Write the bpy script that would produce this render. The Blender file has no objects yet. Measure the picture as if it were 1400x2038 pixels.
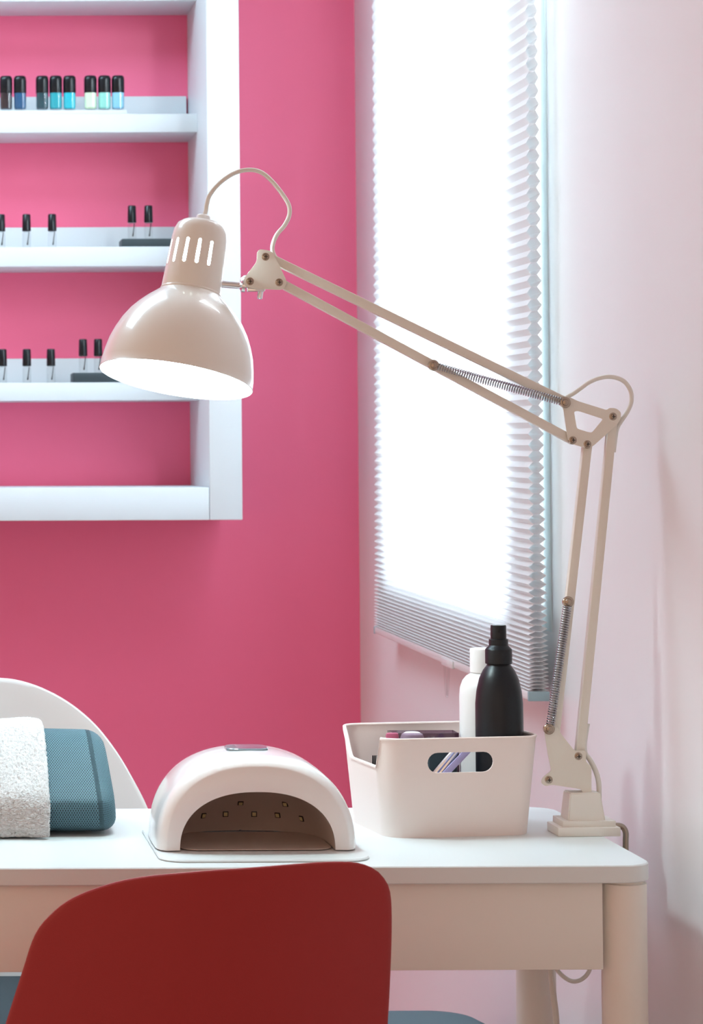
import bpy, bmesh, math, random
from mathutils import Vector, Matrix, geometry
from mathutils.bvhtree import BVHTree
random.seed(7)
PI = math.pi
C = bpy.context.scene.collection
# ------------------------------------------------------------ camera model
FPX, VX, HY, CZ = 5000.0, -180.0, 900.0, 1.19
TH, RO = 0.0256, 0.0045
PPX, PPY = VX, HY - FPX*math.tan(TH)
F_ = Vector((0, math.cos(TH), math.sin(TH)))
U_ = Vector((0, -math.sin(TH), math.cos(TH)))
R_ = Vector((1, 0, 0))
RT = R_*math.cos(RO) - U_*math.sin(RO)
UP = R_*math.sin(RO) + U_*math.cos(RO)
CAM = Vector((0, 0, CZ))
def ray(px, py): return F_*FPX + RT*(px-PPX) + UP*(PPY-py)
def P(px, py, d):
    r = ray(px, py); return CAM + r*(d/r.y)
def PZ(px, py, z):
    r = ray(px, py); return CAM + r*((z-CZ)/r.z)
cd = bpy.data.cameras.new('camera'); cam = bpy.data.objects.new('camera', cd); C.objects.link(cam)
cam.matrix_world = Matrix(((RT.x, UP.x, -F_.x, 0), (RT.y, UP.y, -F_.y, 0), (RT.z, UP.z, -F_.z, CZ), (0, 0, 0, 1)))
cd.sensor_fit = 'HORIZONTAL'; cd.sensor_width = 36; cd.lens = FPX*36/1400
cd.shift_x = (700-PPX)/1400; cd.shift_y = (PPY-1019)/1400
cd.clip_start = 0.05; cd.clip_end = 60
cd.dof.use_dof = True; cd.dof.focus_distance = 2.96; cd.dof.aperture_fstop = 24
bpy.context.scene.camera = cam

# ------------------------------------------------------------ materials
def srgb(r, g, b):
    f = lambda c: (c/255/12.92) if c/255 <= .04045 else ((c/255+.055)/1.055)**2.4
    return (f(r), f(g), f(b), 1)
def mat(name, col, rough=.5, metal=0, bump=0, scale=200, var=0, coat=0, **kw):
    m = bpy.data.materials.new(name); m.use_nodes = True
    nt = m.node_tree; b = nt.nodes['Principled BSDF']
    b.inputs['Base Color'].default_value = col
    b.inputs['Roughness'].default_value = rough; b.inputs['Metallic'].default_value = metal
    b.inputs['Coat Weight'].default_value = coat
    for k, v in kw.items(): b.inputs[k].default_value = v
    tc = nt.nodes.new('ShaderNodeTexCoord'); nz = nt.nodes.new('ShaderNodeTexNoise')
    nz.inputs['Scale'].default_value = scale; nt.links.new(tc.outputs['Object'], nz.inputs['Vector'])
    if var:
        mx = nt.nodes.new('ShaderNodeMixRGB'); mx.blend_type = 'MULTIPLY'; mx.inputs[0].default_value = var
        mx.inputs[1].default_value = col; nt.links.new(nz.outputs['Fac'], mx.inputs[2])
        nt.links.new(mx.outputs[0], b.inputs['Base Color'])
    if bump:
        bp = nt.nodes.new('ShaderNodeBump'); bp.inputs['Strength'].default_value = bump; bp.inputs['Distance'].default_value = .001
        nt.links.new(nz.outputs['Fac'], bp.inputs['Height']); nt.links.new(bp.outputs[0], b.inputs['Normal'])
    return m
def thin_glass(name, tint=(1,1,1,1), gl=.12, rough=.03):
    m = bpy.data.materials.new(name); m.use_nodes = True; nt = m.node_tree
    for n in list(nt.nodes): nt.nodes.remove(n)
    o = nt.nodes.new('ShaderNodeOutputMaterial'); t = nt.nodes.new('ShaderNodeBsdfTransparent'); g = nt.nodes.new('ShaderNodeBsdfGlossy')
    t.inputs[0].default_value = tint; g.inputs['Roughness'].default_value = rough
    lw = nt.nodes.new('ShaderNodeLayerWeight'); lw.inputs[0].default_value = .35
    mr = nt.nodes.new('ShaderNodeMapRange'); mr.inputs['To Min'].default_value = gl*.4; mr.inputs['To Max'].default_value = min(1, gl*4)
    mx = nt.nodes.new('ShaderNodeMixShader')
    nt.links.new(lw.outputs['Facing'], mr.inputs[0]); nt.links.new(mr.outputs[0], mx.inputs[0])
    nt.links.new(t.outputs[0], mx.inputs[1]); nt.links.new(g.outputs[0], mx.inputs[2]); nt.links.new(mx.outputs[0], o.inputs[0])
    return m
def emis(name, col, s):
    m = bpy.data.materials.new(name); m.use_nodes = True; nt = m.node_tree
    for n in list(nt.nodes): nt.nodes.remove(n)
    o = nt.nodes.new('ShaderNodeOutputMaterial'); e = nt.nodes.new('ShaderNodeEmission')
    e.inputs[0].default_value = col; e.inputs[1].default_value = s; nt.links.new(e.outputs[0], o.inputs[0]); return m
M = {}
M['pink'] = mat('pink_paint', (.90, .155, .30, 1), .5, bump=.15, scale=300)
M['wall'] = mat('white_paint', (.76, .76, .765, 1), .38, bump=.1, scale=40)
M['ceil'] = mat('ceiling_paint', (.8, .8, .8, 1), .8, bump=.1)
M['floor'] = mat('floor_vinyl', srgb(200, 190, 185), .5, bump=.1, scale=20, var=.2)
M['shelf'] = mat('shelf_lacquer', (.66, .71, .74, 1), .45, bump=.05)
M['table'] = mat('table_laminate', (.72, .76, .76, 1), .38, bump=.05, scale=400)
M['tleg'] = mat('table_leg_paint', (.80, .76, .70, 1), .45, bump=.05)
M['frame'] = mat('window_frame_plastic', (.74, .86, .87, 1), .3, bump=.02)
M['lamp'] = mat('lamp_enamel', (.80, .78, .72, 1), .28, coat=.5, bump=.03, scale=600)
M['lamp_in'] = mat('lamp_inner_white', (.92, .94, .95, 1), .5)
M['lampbar'] = mat('lamp_arm_enamel', (.74, .70, .62, 1), .4, bump=.04, scale=600)
M['plas'] = mat('cream_plastic', (.80, .78, .72, 1), .4, bump=.04)
M['chrome'] = mat('chrome', (.75, .76, .78, 1), .16, 1, bump=.02)
M['steel'] = mat('steel_screw', (.38, .31, .25, 1), .26, 1, bump=.05)
M['dsteel'] = mat('dark_steel', (.10, .09, .08, 1), .4, 1)
M['cord'] = mat('cord_vinyl', (.74, .72, .66, 1), .45, bump=.04)
M['basket'] = mat('basket_plastic', (.84, .735, .685, 1), .5, bump=.08, scale=900)
M['blackp'] = mat('black_matte_plastic', (.006, .008, .011, 1), .36, bump=.05, scale=500, **{'Specular IOR Level': .32})
M['blackc'] = mat('black_cap', (.004, .006, .009, 1), .22, bump=.03, **{'Specular IOR Level': .35})
M['whitep'] = mat('white_plastic', (.85, .87, .87, 1), .35, bump=.03)
M['uv'] = mat('nail_lamp_shell', (.86, .86, .85, 1), .2, coat=.6, bump=.02)
M['uvin'] = mat('nail_lamp_mirror', (.56, .46, .40, 1), .3, .1, bump=.05, scale=90)
M['led'] = mat('led_chip', (.75, .66, .35, 1), .3, 0, bump=.05)
M['screen'] = mat('display_glass', (.18, .25, .29, 1), .15, coat=1)
M['redch'] = mat('red_plastic', (.34, .0085, .008, 1), .5, bump=.12, scale=900, var=.12)
M['whch'] = mat('white_chair_plastic', (.84, .87, .87, 1), .35, bump=.03)
M['grey'] = mat('blue_grey_upholstery', (.10, .16, .185, 1), .8, bump=.5, scale=900)
M['spring'] = mat('spring_steel', (.36, .36, .38, 1), .22, 1, bump=.02)
M['dark'] = mat('dark_upholstery', (.010, .026, .036, 1), .7, bump=.5, scale=900)
M['wood'] = mat('chair_leg_wood', srgb(190, 150, 110), .5, bump=.2, scale=60, var=.3)
M['stand'] = mat('dark_slate_block', (.03, .05, .06, 1), .5, bump=.2)
M['cap_end'] = mat('blind_end_cap', (.30, .42, .46, 1), .4, bump=.05)
M['rail'] = mat('blind_rail', (.72, .70, .70, 1), .4, bump=.05)
M['clear'] = thin_glass('clear_plastic', (.95, .96, .96, 1), .05)
M['pane'] = thin_glass('window_pane', (.95, .97, .97, 1), .06)
M['smoke'] = thin_glass('mauve_clear_case', (.62, .52, .60, 1), .16, .08)
M['lilac'] = mat('lilac_file', (.42, .40, .68, 1), .6, bump=.4, scale=900)
M['rose'] = mat('rose_pad', (.45, .10, .18, 1), .7, bump=.3)
M['bulb'] = emis('led_bulb_glow', (.74, .95, 1, 1), 205)
def fabric_blind():
    m = bpy.data.materials.new('blind_fabric'); m.use_nodes = True; nt = m.node_tree
    for n in list(nt.nodes): nt.nodes.remove(n)
    o = nt.nodes.new('ShaderNodeOutputMaterial'); d = nt.nodes.new('ShaderNodeBsdfDiffuse'); t = nt.nodes.new('ShaderNodeBsdfTranslucent')
    d.inputs[0].default_value = (.93, .93, .94, 1); t.inputs[0].default_value = (.93, .95, .96, 1)
    mx = nt.nodes.new('ShaderNodeMixShader'); mx.inputs[0].default_value = .39
    nt.links.new(d.outputs[0], mx.inputs[1]); nt.links.new(t.outputs[0], mx.inputs[2]); nt.links.new(mx.outputs[0], o.inputs[0])
    return m
M['blind'] = fabric_blind()
def mesh_fabric():
    # staggered dimples of an open spacer mesh, in UV metres
    m = mat('spacer_mesh_fabric', (.1, .2, .25, 1), .65); nt = m.node_tree; b = nt.nodes['Principled BSDF']
    uv = nt.nodes.new('ShaderNodeUVMap'); sp = nt.nodes.new('ShaderNodeSeparateXYZ'); nt.links.new(uv.outputs[0], sp.inputs[0])
    def mth(op, a, bb=None):
        n = nt.nodes.new('ShaderNodeMath'); n.operation = op
        for i, v in enumerate((a, bb)):
            if v is None: continue
            if isinstance(v, (int, float)): n.inputs[i].default_value = v
            else: nt.links.new(v, n.inputs[i])
        return n.outputs[0]
    p = 2*PI/.0030; q = 2*PI/.0052
    cu = mth('COSINE', mth('MULTIPLY', sp.outputs[0], p)); cv = mth('COSINE', mth('MULTIPLY', sp.outputs[1], q))
    pr = mth('MULTIPLY', cu, cv)                    # staggered lattice
    mr = nt.nodes.new('ShaderNodeMapRange'); nt.links.new(pr, mr.inputs[0])
    mr.inputs['From Min'].default_value = .05; mr.inputs['From Max'].default_value = .55
    mx = nt.nodes.new('ShaderNodeMixRGB'); nt.links.new(mr.outputs[0], mx.inputs[0])
    mx.inputs[1].default_value = (.072, .168, .21, 1); mx.inputs[2].default_value = (.006, .016, .022, 1)
    nt.links.new(mx.outputs[0], b.inputs['Base Color'])
    bp = nt.nodes.new('ShaderNodeBump'); bp.inputs['Strength'].default_value = .8; bp.inputs['Distance'].default_value = .0012; bp.invert = True
    nt.links.new(mr.outputs[0], bp.inputs['Height']); nt.links.new(bp.outputs[0], b.inputs['Normal'])
    return m
M['mesh'] = mesh_fabric()
M['towel'] = mat('terry_cotton', (.78, .79, .79, 1), .95, bump=1.0, scale=700)

# ------------------------------------------------------------ object helpers
def base_of(p):
    while p.parent: p = p.parent
    return p.location.copy()
def obj(name, bm, m, parent=None, at=None, smooth=True, ang=35, flip=True):
    me = bpy.data.meshes.new(name)
    off = base_of(parent) if parent else (Vector(at) if at else Vector((0, 0, 0)))
    bmesh.ops.translate(bm, verts=bm.verts, vec=-off)
    if flip: bmesh.ops.recalc_face_normals(bm, faces=bm.faces)
    bm.to_mesh(me); bm.free(); me.materials.append(M[m] if isinstance(m, str) else m)
    if smooth:
        for p in me.polygons: p.use_smooth = True
        me.set_sharp_from_angle(angle=math.radians(ang))
    o = bpy.data.objects.new(name, me); C.objects.link(o)
    if parent: o.parent = parent
    else: o.location = off
    return o
def thing(name, label, cat, loc=(0, 0, 0), group=None):
    o = bpy.data.objects.new(name, None); C.objects.link(o); o.location = loc; o.empty_display_size = .05
    return tag(o, label, cat, group)
def tag(o, label, cat, group=None):
    o['label'] = label; o['category'] = cat
    if group: o['group'] = group
    return o
def struct(o): o['kind'] = 'structure'; return o
def box(x0, x1, y0, y1, z0, z1, bev=0, seg=2, bm=None):
    t = bmesh.new(); bmesh.ops.create_cube(t, size=1)
    bmesh.ops.scale(t, vec=(x1-x0, y1-y0, z1-z0), verts=t.verts)
    bmesh.ops.translate(t, vec=((x0+x1)/2, (y0+y1)/2, (z0+z1)/2), verts=t.verts)
    if bev: bmesh.ops.bevel(t, geom=list(t.edges), offset=bev, segments=seg, affect='EDGES', profile=.5)
    return join(bm, t)
def join(bm, t):
    if bm is None: return t
    me = bpy.data.meshes.new('tmp'); t.to_mesh(me); t.free(); bm.from_mesh(me); bpy.data.meshes.remove(me); return bm
def loft(rings, cap=True, closed=True, bm=None):
    bm = bm or bmesh.new(); vs = [[bm.verts.new(p) for p in r] for r in rings]; n = len(rings[0])
    for a, b in zip(vs, vs[1:]):
        for i in range(n if closed else n-1):
            j = (i+1) % n
            try: bm.faces.new((a[i], a[j], b[j], b[i]))
            except ValueError: pass
    if cap:
        bm.faces.new(vs[0][::-1]); bm.faces.new(vs[-1])
    return bm
def frame_of(ax):
    ax = ax.normalized(); h = Vector((0, 0, 1)) if abs(ax.z) < .9 else Vector((0, 1, 0))
    u = ax.cross(h).normalized(); return u, ax.cross(u).normalized(), ax
def lathe(prof, org=(0, 0, 0), ax=(0, 0, 1), n=40, bm=None, cap=True):
    org = Vector(org); u, v, w = frame_of(Vector(ax))
    rings = [[org + w*t + (u*math.cos(2*PI*k/n) + v*math.sin(2*PI*k/n))*max(r, 1e-5) for k in range(n)] for r, t in prof]
    return loft(rings, cap, True, bm)
def catmull(pts, k=8):
    pts = [Vector(p) for p in pts]; q = [pts[0]*2-pts[1]] + pts + [pts[-1]*2-pts[-2]]; out = []
    for i in range(1, len(q)-2):
        for s in range(k):
            t = s/k; a, b, c, d = q[i-1], q[i], q[i+1], q[i+2]
            out.append(.5*((2*b)+(c-a)*t+(2*a-5*b+4*c-d)*t*t+(3*b-a-3*c+d)*t**3))
    out.append(pts[-1]); return out
def tube(pts, r, n=10, bm=None, sx=1.0, cap=True):
    rings = []; u = None
    for i, p in enumerate(pts):
        d = (pts[min(i+1, len(pts)-1)] - pts[max(i-1, 0)]).normalized()
        if u is None: u, _, _ = frame_of(d)
        u = (u - d*u.dot(d)).normalized(); v = d.cross(u)
        rr = r(i/(len(pts)-1)) if callable(r) else r
        rings.append([p + u*math.cos(2*PI*k/n)*rr*sx + v*math.sin(2*PI*k/n)*rr for k in range(n)])
    return loft(rings, cap, True, bm)
def rounded(poly, r, n=4):
    out = []; m = len(poly)
    for i in range(m):
        a, b, c = Vector(poly[i-1]), Vector(poly[i]), Vector(poly[(i+1) % m])
        d1 = (a-b); d2 = (c-b); rr = min(r, d1.length*.45, d2.length*.45)
        s = b+d1.normalized()*rr; e = b+d2.normalized()*rr
        for k in range(n+1):
            t = k/n; out.append(s*(1-t)**2 + b*2*t*(1-t) + e*t*t)
    return out
def plate(outer, d, th, holes=(), bm=None):
    """outer/holes: pixel outlines, placed on the upright plane y=d, thickness th"""
    bm = bm or bmesh.new()
    loops = [[P(p[0], p[1], d) for p in lp] for lp in [outer]+list(holes)]
    flat = [v for lp in loops for v in lp]
    tris = geometry.tessellate_polygon([[Vector((v.x, v.z, 0)) for v in lp] for lp in loops])
    A = [bm.verts.new(v) for v in flat]; B = [bm.verts.new(v+Vector((0, th, 0))) for v in flat]
    for t in tris:
        try: bm.faces.new([A[i] for i in t]); bm.faces.new([B[i] for i in t][::-1])
        except ValueError: pass
    s = 0
    for lp in loops:
        n = len(lp)
        for i in range(n):
            j = (i+1) % n; bm.faces.new((A[s+i], A[s+j], B[s+j], B[s+i]))
        s += n
    return bm
def bar(p, q, w, t, bm=None, bev=.0008):
    """square bar in an upright plane from p to q, w across, t deep"""
    d = (q-p).normalized(); n = Vector((0, 1, 0)); s = d.cross(n).normalized(); L = (q-p).length
    tb = box(-w/2, w/2, -t/2, t/2, 0, L, bev)
    bmesh.ops.transform(tb, matrix=Matrix(((s.x, n.x, d.x, p.x), (s.y, n.y, d.y, p.y), (s.z, n.z, d.z, p.z), (0, 0, 0, 1))), verts=tb.verts)
    return join(bm, tb)
def baked(o, mods):
    for f in mods: f(o)
    bpy.context.view_layer.update()
    dg = bpy.context.evaluated_depsgraph_get(); me = bpy.data.meshes.new_from_object(o.evaluated_get(dg))
    o.modifiers.clear(); o.data = me
    for p in me.polygons: p.use_smooth = True
    me.set_sharp_from_angle(angle=math.radians(35)); return o
def cut(o, bmc):
    me = bpy.data.meshes.new('c'); bmesh.ops.recalc_face_normals(bmc, faces=bmc.faces); bmc.to_mesh(me); bmc.free()
    c = bpy.data.objects.new('c', me); C.objects.link(c)
    def f(o):
        m = o.modifiers.new('b', 'BOOLEAN'); m.operation = 'DIFFERENCE'; m.object = c; m.solver = 'EXACT'
        m.use_self = True
    baked(o, [f]); bpy.data.objects.remove(c)
def rrect(w, d, r, n=6, side=1):
    out = []
    cs = [(w/2-r, d/2-r, 0), (-w/2+r, d/2-r, PI/2), (-w/2+r, -d/2+r, PI), (w/2-r, -d/2+r, 1.5*PI)]
    for i, (cx, cy, a) in enumerate(cs):
        arc = [(cx+r*math.cos(a+PI/2*k/n), cy+r*math.sin(a+PI/2*k/n)) for k in range(n+1)]
        out += arc
        nx = cs[(i+1) % 4]; e = (nx[0]+r*math.cos(nx[2]), nx[1]+r*math.sin(nx[2]))
        for k in range(1, side): t = k/side; out.append((arc[-1][0]*(1-t)+e[0]*t, arc[-1][1]*(1-t)+e[1]*t))
    return out
def smooth01(t): t = max(0, min(1, t)); return t*t*(3-2*t)
def lerp_tab(tab, x):
    if x <= tab[0][0]: return tab[0][1]
    for (a, b), (c, d) in zip(tab, tab[1:]):
        if x <= c: return b+(d-b)*(x-a)/(c-a)
    return tab[-1][1]

# ------------------------------------------------------------ room shell
W, DW, ZC = .877, 4.912, 2.62
WY0, WY1, WZ0, WZ1 = 3.438, 4.46, .940, 2.16
o = struct(obj('wall_back', box(-3.2, W+.2, DW, DW+.12, 0, ZC), 'pink'))
b = bmesh.new()
box(W, W+.2, -1.5, WY0, 0, ZC, bm=b); box(W, W+.2, WY1, DW, 0, ZC, bm=b)
box(W, W+.2, WY0, WY1, 0, WZ0, bm=b); box(W, W+.2, WY0, WY1, WZ1, ZC, bm=b)
struct(obj('wall_right', b, 'wall', smooth=False))
struct(obj('floor', box(-3.2, W+.2, -1.5, DW+.12, -.1, 0), 'floor'))
struct(obj('ceiling', box(-3.2, W+.2, -1.5, DW+.12, ZC, ZC+.1), 'ceil'))
win = bpy.data.objects.new('window_1', None); C.objects.link(win); win.location = (W, (WY0+WY1)/2, WZ0); struct(win)
b = bmesh.new(); t_ = .022; x0, x1 = W-.0015, W+.06
tn = .104
box(x0, x1, WY0+.0008, WY0+tn, WZ0, WZ1, .0012, bm=b); box(x0, x1, WY1-t_, WY1, WZ0, WZ1, .0012, bm=b)
box(x0, x1, WY0+tn, WY1-t_, WZ0, WZ0+t_, .0012, bm=b); box(x0, x1, WY0+tn, WY1-t_, WZ1-t_, WZ1, .0012, bm=b)
struct(obj('window_frame', b, 'frame', win))
struct(obj('window_pane', box(W+.040, W+.044, WY0+tn, WY1-t_, WZ0+t_, WZ1-t_), 'pane', win, smooth=False))

# ------------------------------------------------------------ cellular blind
DN, DF, XC = 3.394, 4.52, .8462
zb = P(1067, 1377, DN).z
bl = thing('cellular_blind', 'white honeycomb pleated blind covering the bright window on the side wall', 'blind', (XC, (DN+DF)/2, zb-.012))
PIT = [(0, 27.4), (400, 25.3), (900, 22.5), (1080, 19.3), (1170, 17), (1220, 15), (1270, 12), (1300, 9.5), (1378, 6.6)]
zs = [zb]
while zs[-1] < 2.16:
    py = 900-(zs[-1]-CZ)*FPX/DN; zs.append(zs[-1] + lerp_tab(PIT, py)*DN/FPX)
lift = lambda z: .010*math.exp(-(z-zb)/.35)
fr, bk, fl, ends = [], [], [], []
b = bmesh.new(); Lq, wf = .0101, .0041
NY = 8
def col(x, z): return [b.verts.new((x, DN+(DF-DN)*k/NY, z+lift(z)*k/NY)) for k in range(NY+1)]
def strip(c1, c2):
    for k in range(NY): b.faces.new((c1[k], c1[k+1], c2[k+1], c2[k]))
pf, pb = col(XC-wf, zs[0]), col(XC+wf, zs[0]); strip(pf, pb)
for z0, z1 in zip(zs, zs[1:]):
    h = (z1-z0)/2; dx = math.sqrt(max(Lq*Lq-h*h, 1e-7)); zm = z0+h
    mf, mb, nf, nb = col(XC-wf-dx, zm), col(XC+wf+dx, zm), col(XC-wf, z1), col(XC+wf, z1)
    strip(pf, mf); strip(mf, nf); strip(nf, nb); strip(nb, mb); strip(mb, pb)
    for k in (NY,): b.faces.new((pf[k], mf[k], nf[k], nb[k], mb[k], pb[k]))
    pf, pb = nf, nb
obj('pleated_fabric', b, 'blind', bl, smooth=False, flip=False)
def railbox(z0, z1, xa, xb, ya, yb, bev=.002):
    t = box(xa, xb, ya, yb, z0, z1, bev)
    for v in t.verts: v.co.z += lift(zb)*(v.co.y-DN)/(DF-DN)
    return t
obj('bottom_rail', railbox(zb-.012, zb, XC-.0135, XC+.0135, DN+.003, DF-.003), 'rail', bl)
e = obj('end_cap', railbox(zb-.0125, zb+.0003, XC-.0145, XC+.0145, DN-.002, DN+.004, .001), 'cap_end', bl); e['label'] = 'blue-grey end cap'
e = obj('end_cap', railbox(zb-.0125, zb+.0003, XC-.0145, XC+.0145, DF-.004, DF+.002, .001), 'cap_end', bl); e['label'] = 'blue-grey end cap'
obj('head_rail', box(XC-.02, XC+.022, DN-.002, DF+.002, zs[-1], zs[-1]+.03, .003), 'rail', bl)
# pull handle clipped on the rail
yc = (XC-.0135)*FPX/(885-VX)
zc = zb-.012+lift(zb)*(yc-DN)/(DF-DN)
h = obj('pull_handle', box(XC-.0165, XC-.0115, yc-.05, yc+.03, zc-.002, zc+.010, .001), 'rail', bl)
pts = [Vector((XC-.014, yc+.014*math.cos(a)*(1-.45*max(0, -math.sin(a))), zc-.004+.045*min(0, math.sin(a)) )) for a in [PI+PI*k/16 for k in range(17)]]
pts = [Vector((XC-.014, yc-.014, zc))]+pts+[Vector((XC-.014, yc+.014, zc))]
obj('loop', tube(pts, .0022, 8), 'clear', h)

# ------------------------------------------------------------ wall shelf unit
DFR, DSH = 4.597, 4.752
xi, xo = P(414, 500, DFR).x, P(479, 500, DFR).x
zbt, zbb = P(400, 970, DFR).z, P(400, 1035, DFR).z
XL = -.42
sh = thing('wall_shelf_unit', 'white wooden wall shelf unit with thick frame mounted on the pink wall', 'shelf', (xi-.4, DW, zbb))
obj('side_panel', box(xi, xo, DFR, DW, zbb, 2.30, .0015), 'shelf', sh)
obj('side_panel', box(XL-.06, XL, DFR, DW, zbb, 2.30, .0015), 'shelf', sh)
obj('bottom_rail', box(XL, xi-.0008, DFR+.001, DW, zbb, zbt, .0015), 'shelf', sh)
obj('top_rail', box(XL, xi-.0008, DFR+.001, DW, 2.24, 2.30, .0015), 'shelf', sh)
SHZ = []
for yt, yb_, lipy in ((-34, 2, None), (227, 263.5, 192), (491, 530, 452), (761, 797, 713)):
    zt, z2 = P(200, yt, DSH).z, P(200, yb_, DSH).z; SHZ.append(zt)
    s = obj('shelf_board', box(XL, xi, DSH, DW, z2, zt, .001), 'shelf', sh)
    if lipy: obj('back_lip', box(XL, xi-.004, DW-.014, DW-.0, zt, P(200, lipy, DW-.014).z, .001), 'shelf', s)

# ------------------------------------------------------------ nail polish and vials
def copy_tree(o, parent=None):
    c = o.copy(); C.objects.link(c); c.parent = parent
    for ch in list(o.children): copy_tree(ch, c)
    return c
def sq(r, h, n=32, e=3.2):
    return [Vector((r*math.copysign(abs(math.cos(a))**(2/e), math.cos(a)), r*math.copysign(abs(math.sin(a))**(2/e), math.sin(a)), h)) for a in [2*PI*k/n for k in range(n)]]
DB = 4.785; S_ = FPX/DB
ztray = P(100, 221.5, DB).z
tray = tag(obj('display_tray', box(XL+.05, P(252, 222, DB-.014).x, DB-.016, DB+.016, SHZ[1], ztray, .001), 'shelf', at=(0, DB, SHZ[1])),
           'thin white strip tray under the row of nail polishes on the upper shelf', 'tray')
def polish(colr, label, cx, first=None):
    r = thing('nail_polish_bottle', label, 'nail polish', (P(cx, 200, DB).x, DB, ztray), 'nail polish bottles on the upper shelf')
    m = mat('polish_'+str(cx), colr, .2, coat=1, bump=.02); lx = r.location
    sh_ = lambda ring: [v+lx for v in ring]
    R = .0122
    obj('polish', loft([sh_(sq(R*.75, .0035)), sh_(sq(R*.93, .006)), sh_(sq(R*.95, .012)), sh_(sq(R*.95, .034))]), m, r)
    obj('glass_bottle', loft([sh_(sq(R*.85, .0)), sh_(sq(R, .002)), sh_(sq(R, .034)), sh_(sq(R*.9, .0355)), sh_(sq(R*.6, .0365))]), 'clear', r)
    k = [sh_([Vector((v.x, v.y, v.z)) for v in sq(q, z, e=2.6)]) for q, z in ((R*.99, .0345), (R*1.0, .036), (R*1.0, .060), (R*.94, .0645), (R*.78, .067), (R*.3, .068))]
    obj('cap', loft(k), 'blackc', r)
    return r
for cx, c, l in ((12, (.012, .010, .02, 1), 'near-black nail polish bottle, leftmost on the upper shelf'),
                 (40, (.0, .085, .21, 1), 'deep blue nail polish bottle beside the near-black one'),
                 (84, (.0, .055, .08, 1), 'dark petrol teal nail polish bottle, left of the middle three'),
                 (111, (.0, .36, .44, 1), 'teal nail polish bottle in the centre of the middle three'),
                 (138.5, (.0, .48, .60, 1), 'bright turquoise nail polish bottle, right of the middle three'),
                 (180, (.68, .86, .62, 1), 'pale green nail polish bottle, left of the right-hand three'),
                 (208, (.28, .70, .62, 1), 'mint green nail polish bottle between pale green and light blue'),
                 (235, (.25, .60, .82, 1), 'light sky blue nail polish bottle, rightmost on the upper shelf')):
    polish(c, l, cx)
DV = 4.80
def vial(loc):
    r = thing('sample_vial', '', 'vial', loc); L = Vector(loc)
    obj('glass_tube', lathe([(.0055, 0), (.0083, .0008), (.0083, .028), (.006, .031), (.005, .033)], L, n=20), 'clear', r)
    obj('brush', lathe([(.0009, .006), (.0016, .007), (.001, .014), (.0008, .031)], L+Vector((.0008, -.001, 0)), Vector((.12, 0, 1)), n=8), 'blackp', r)
    obj('cap', lathe([(.0075, .032), (.0084, .033), (.0077, .063), (.0066, .0647), (.002, .065)], L, n=24), 'blackc', r)
    return r
proto = None; used = False
def put_vial(px, base_z, d, label, group):
    global proto
    loc = (P(px, 480, d).x, d, base_z)
    if proto is None: proto = vial(loc); r = proto
    else: r = copy_tree(proto); r.location = loc
    r['label'] = label; r['group'] = group; return r
stz = {}
for yi, (px0, px1, yt, yb_) in (('s2', (243, 395, 475, 491)), ('s3', (145, 300, 742, 758))):
    ztop = P(px0, yt, DSH+.005).z; zbase = SHZ[2] if yi == 's2' else SHZ[3]; stz[yi] = ztop
    xa = P(px0, yt, DSH+.005).x; xb = min(P(px1, yt, DSH+.005).x, xi-.012)
    tag(obj('display_block', box(xa, xb, DSH+.005, DSH+.075, zbase, ztop, .001), 'stand', at=((xa+xb)/2, DSH+.04, zbase)),
        {'s2': 'dark slate block under two clear vials on the middle shelf', 's3': 'dark slate block on the lower shelf partly behind the lamp shade'}[yi], 'display block')
G2, G3 = 'black-capped vials on the middle shelf', 'black-capped vials on the lower shelf'
dvz = DV-.02
for px, l in ((2, 'small black-capped vial at the left edge of the middle shelf'), (53, 'small black-capped vial, second from left on the middle shelf'), (104, 'small black-capped vial nearest the slate block on the middle shelf')):
    put_vial(px, P(px, 502.5, dvz).z, dvz, l, G2)
for px, l in ((263, 'clear vial on the left of the middle shelf slate block'), (296, 'clear vial on the right of the middle shelf slate block')):
    put_vial(px, stz['s2'], dvz, l, G2)
for px, l in ((4, 'small black-capped vial at the left edge of the lower shelf'), (52, 'small black-capped vial, second from left on the lower shelf'), (100, 'small black-capped vial nearest the slate block on the lower shelf')):
    put_vial(px, P(px, 767.5, dvz).z, dvz, l, G3)
for px, l in ((164, 'clear vial on the left of the lower shelf slate block'), (194, 'clear vial on the slate block beside the lamp shade edge')):
    put_vial(px, stz['s3'], dvz, l, G3)
# the small ones stand a little low behind the board's front edge: keep them on the board
for o in C.objects:
    if o.name.startswith('sample_vial'):
        for zt in (SHZ[2], SHZ[3]):
            if abs(o.location.z-zt) < .011 and o.location.z < zt: o.location.z = zt

# ------------------------------------------------------------ table
TZ = .74; TY0, TY1, TX0, TX1 = 2.727, 3.177, -.34, .805; TT = .0192
tb = thing('manicure_table', 'white table with rounded corners and round legs beside the window wall', 'table', ((TX0+TX1)/2, (TY0+TY1)/2, 0))
def slab(x0, x1, y0, y1, z0, z1, r, bev=.0012):
    ring = [(x+(x0+x1)/2, y+(y0+y1)/2) for x, y in rrect(x1-x0, y1-y0, r, 10)]
    def ins(k, z):
        cx, cy = (x0+x1)/2, (y0+y1)/2; sx, sy = 1-2*k/(x1-x0), 1-2*k/(y1-y0)
        return [Vector((cx+(x-cx)*sx, cy+(y-cy)*sy, z)) for x, y in ring]
    return loft([ins(bev, z0), ins(0, z0+bev), ins(0, z1-bev), ins(bev, z1)])
obj('tabletop', slab(TX0, TX1, TY0, TY1, TZ-TT, TZ, .034), 'table', tb)
ax1 = P(1202, 1850, TY0+.008).x; az = P(900, 1932, TY0+.008).z
b = bmesh.new(); i_ = .010
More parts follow.
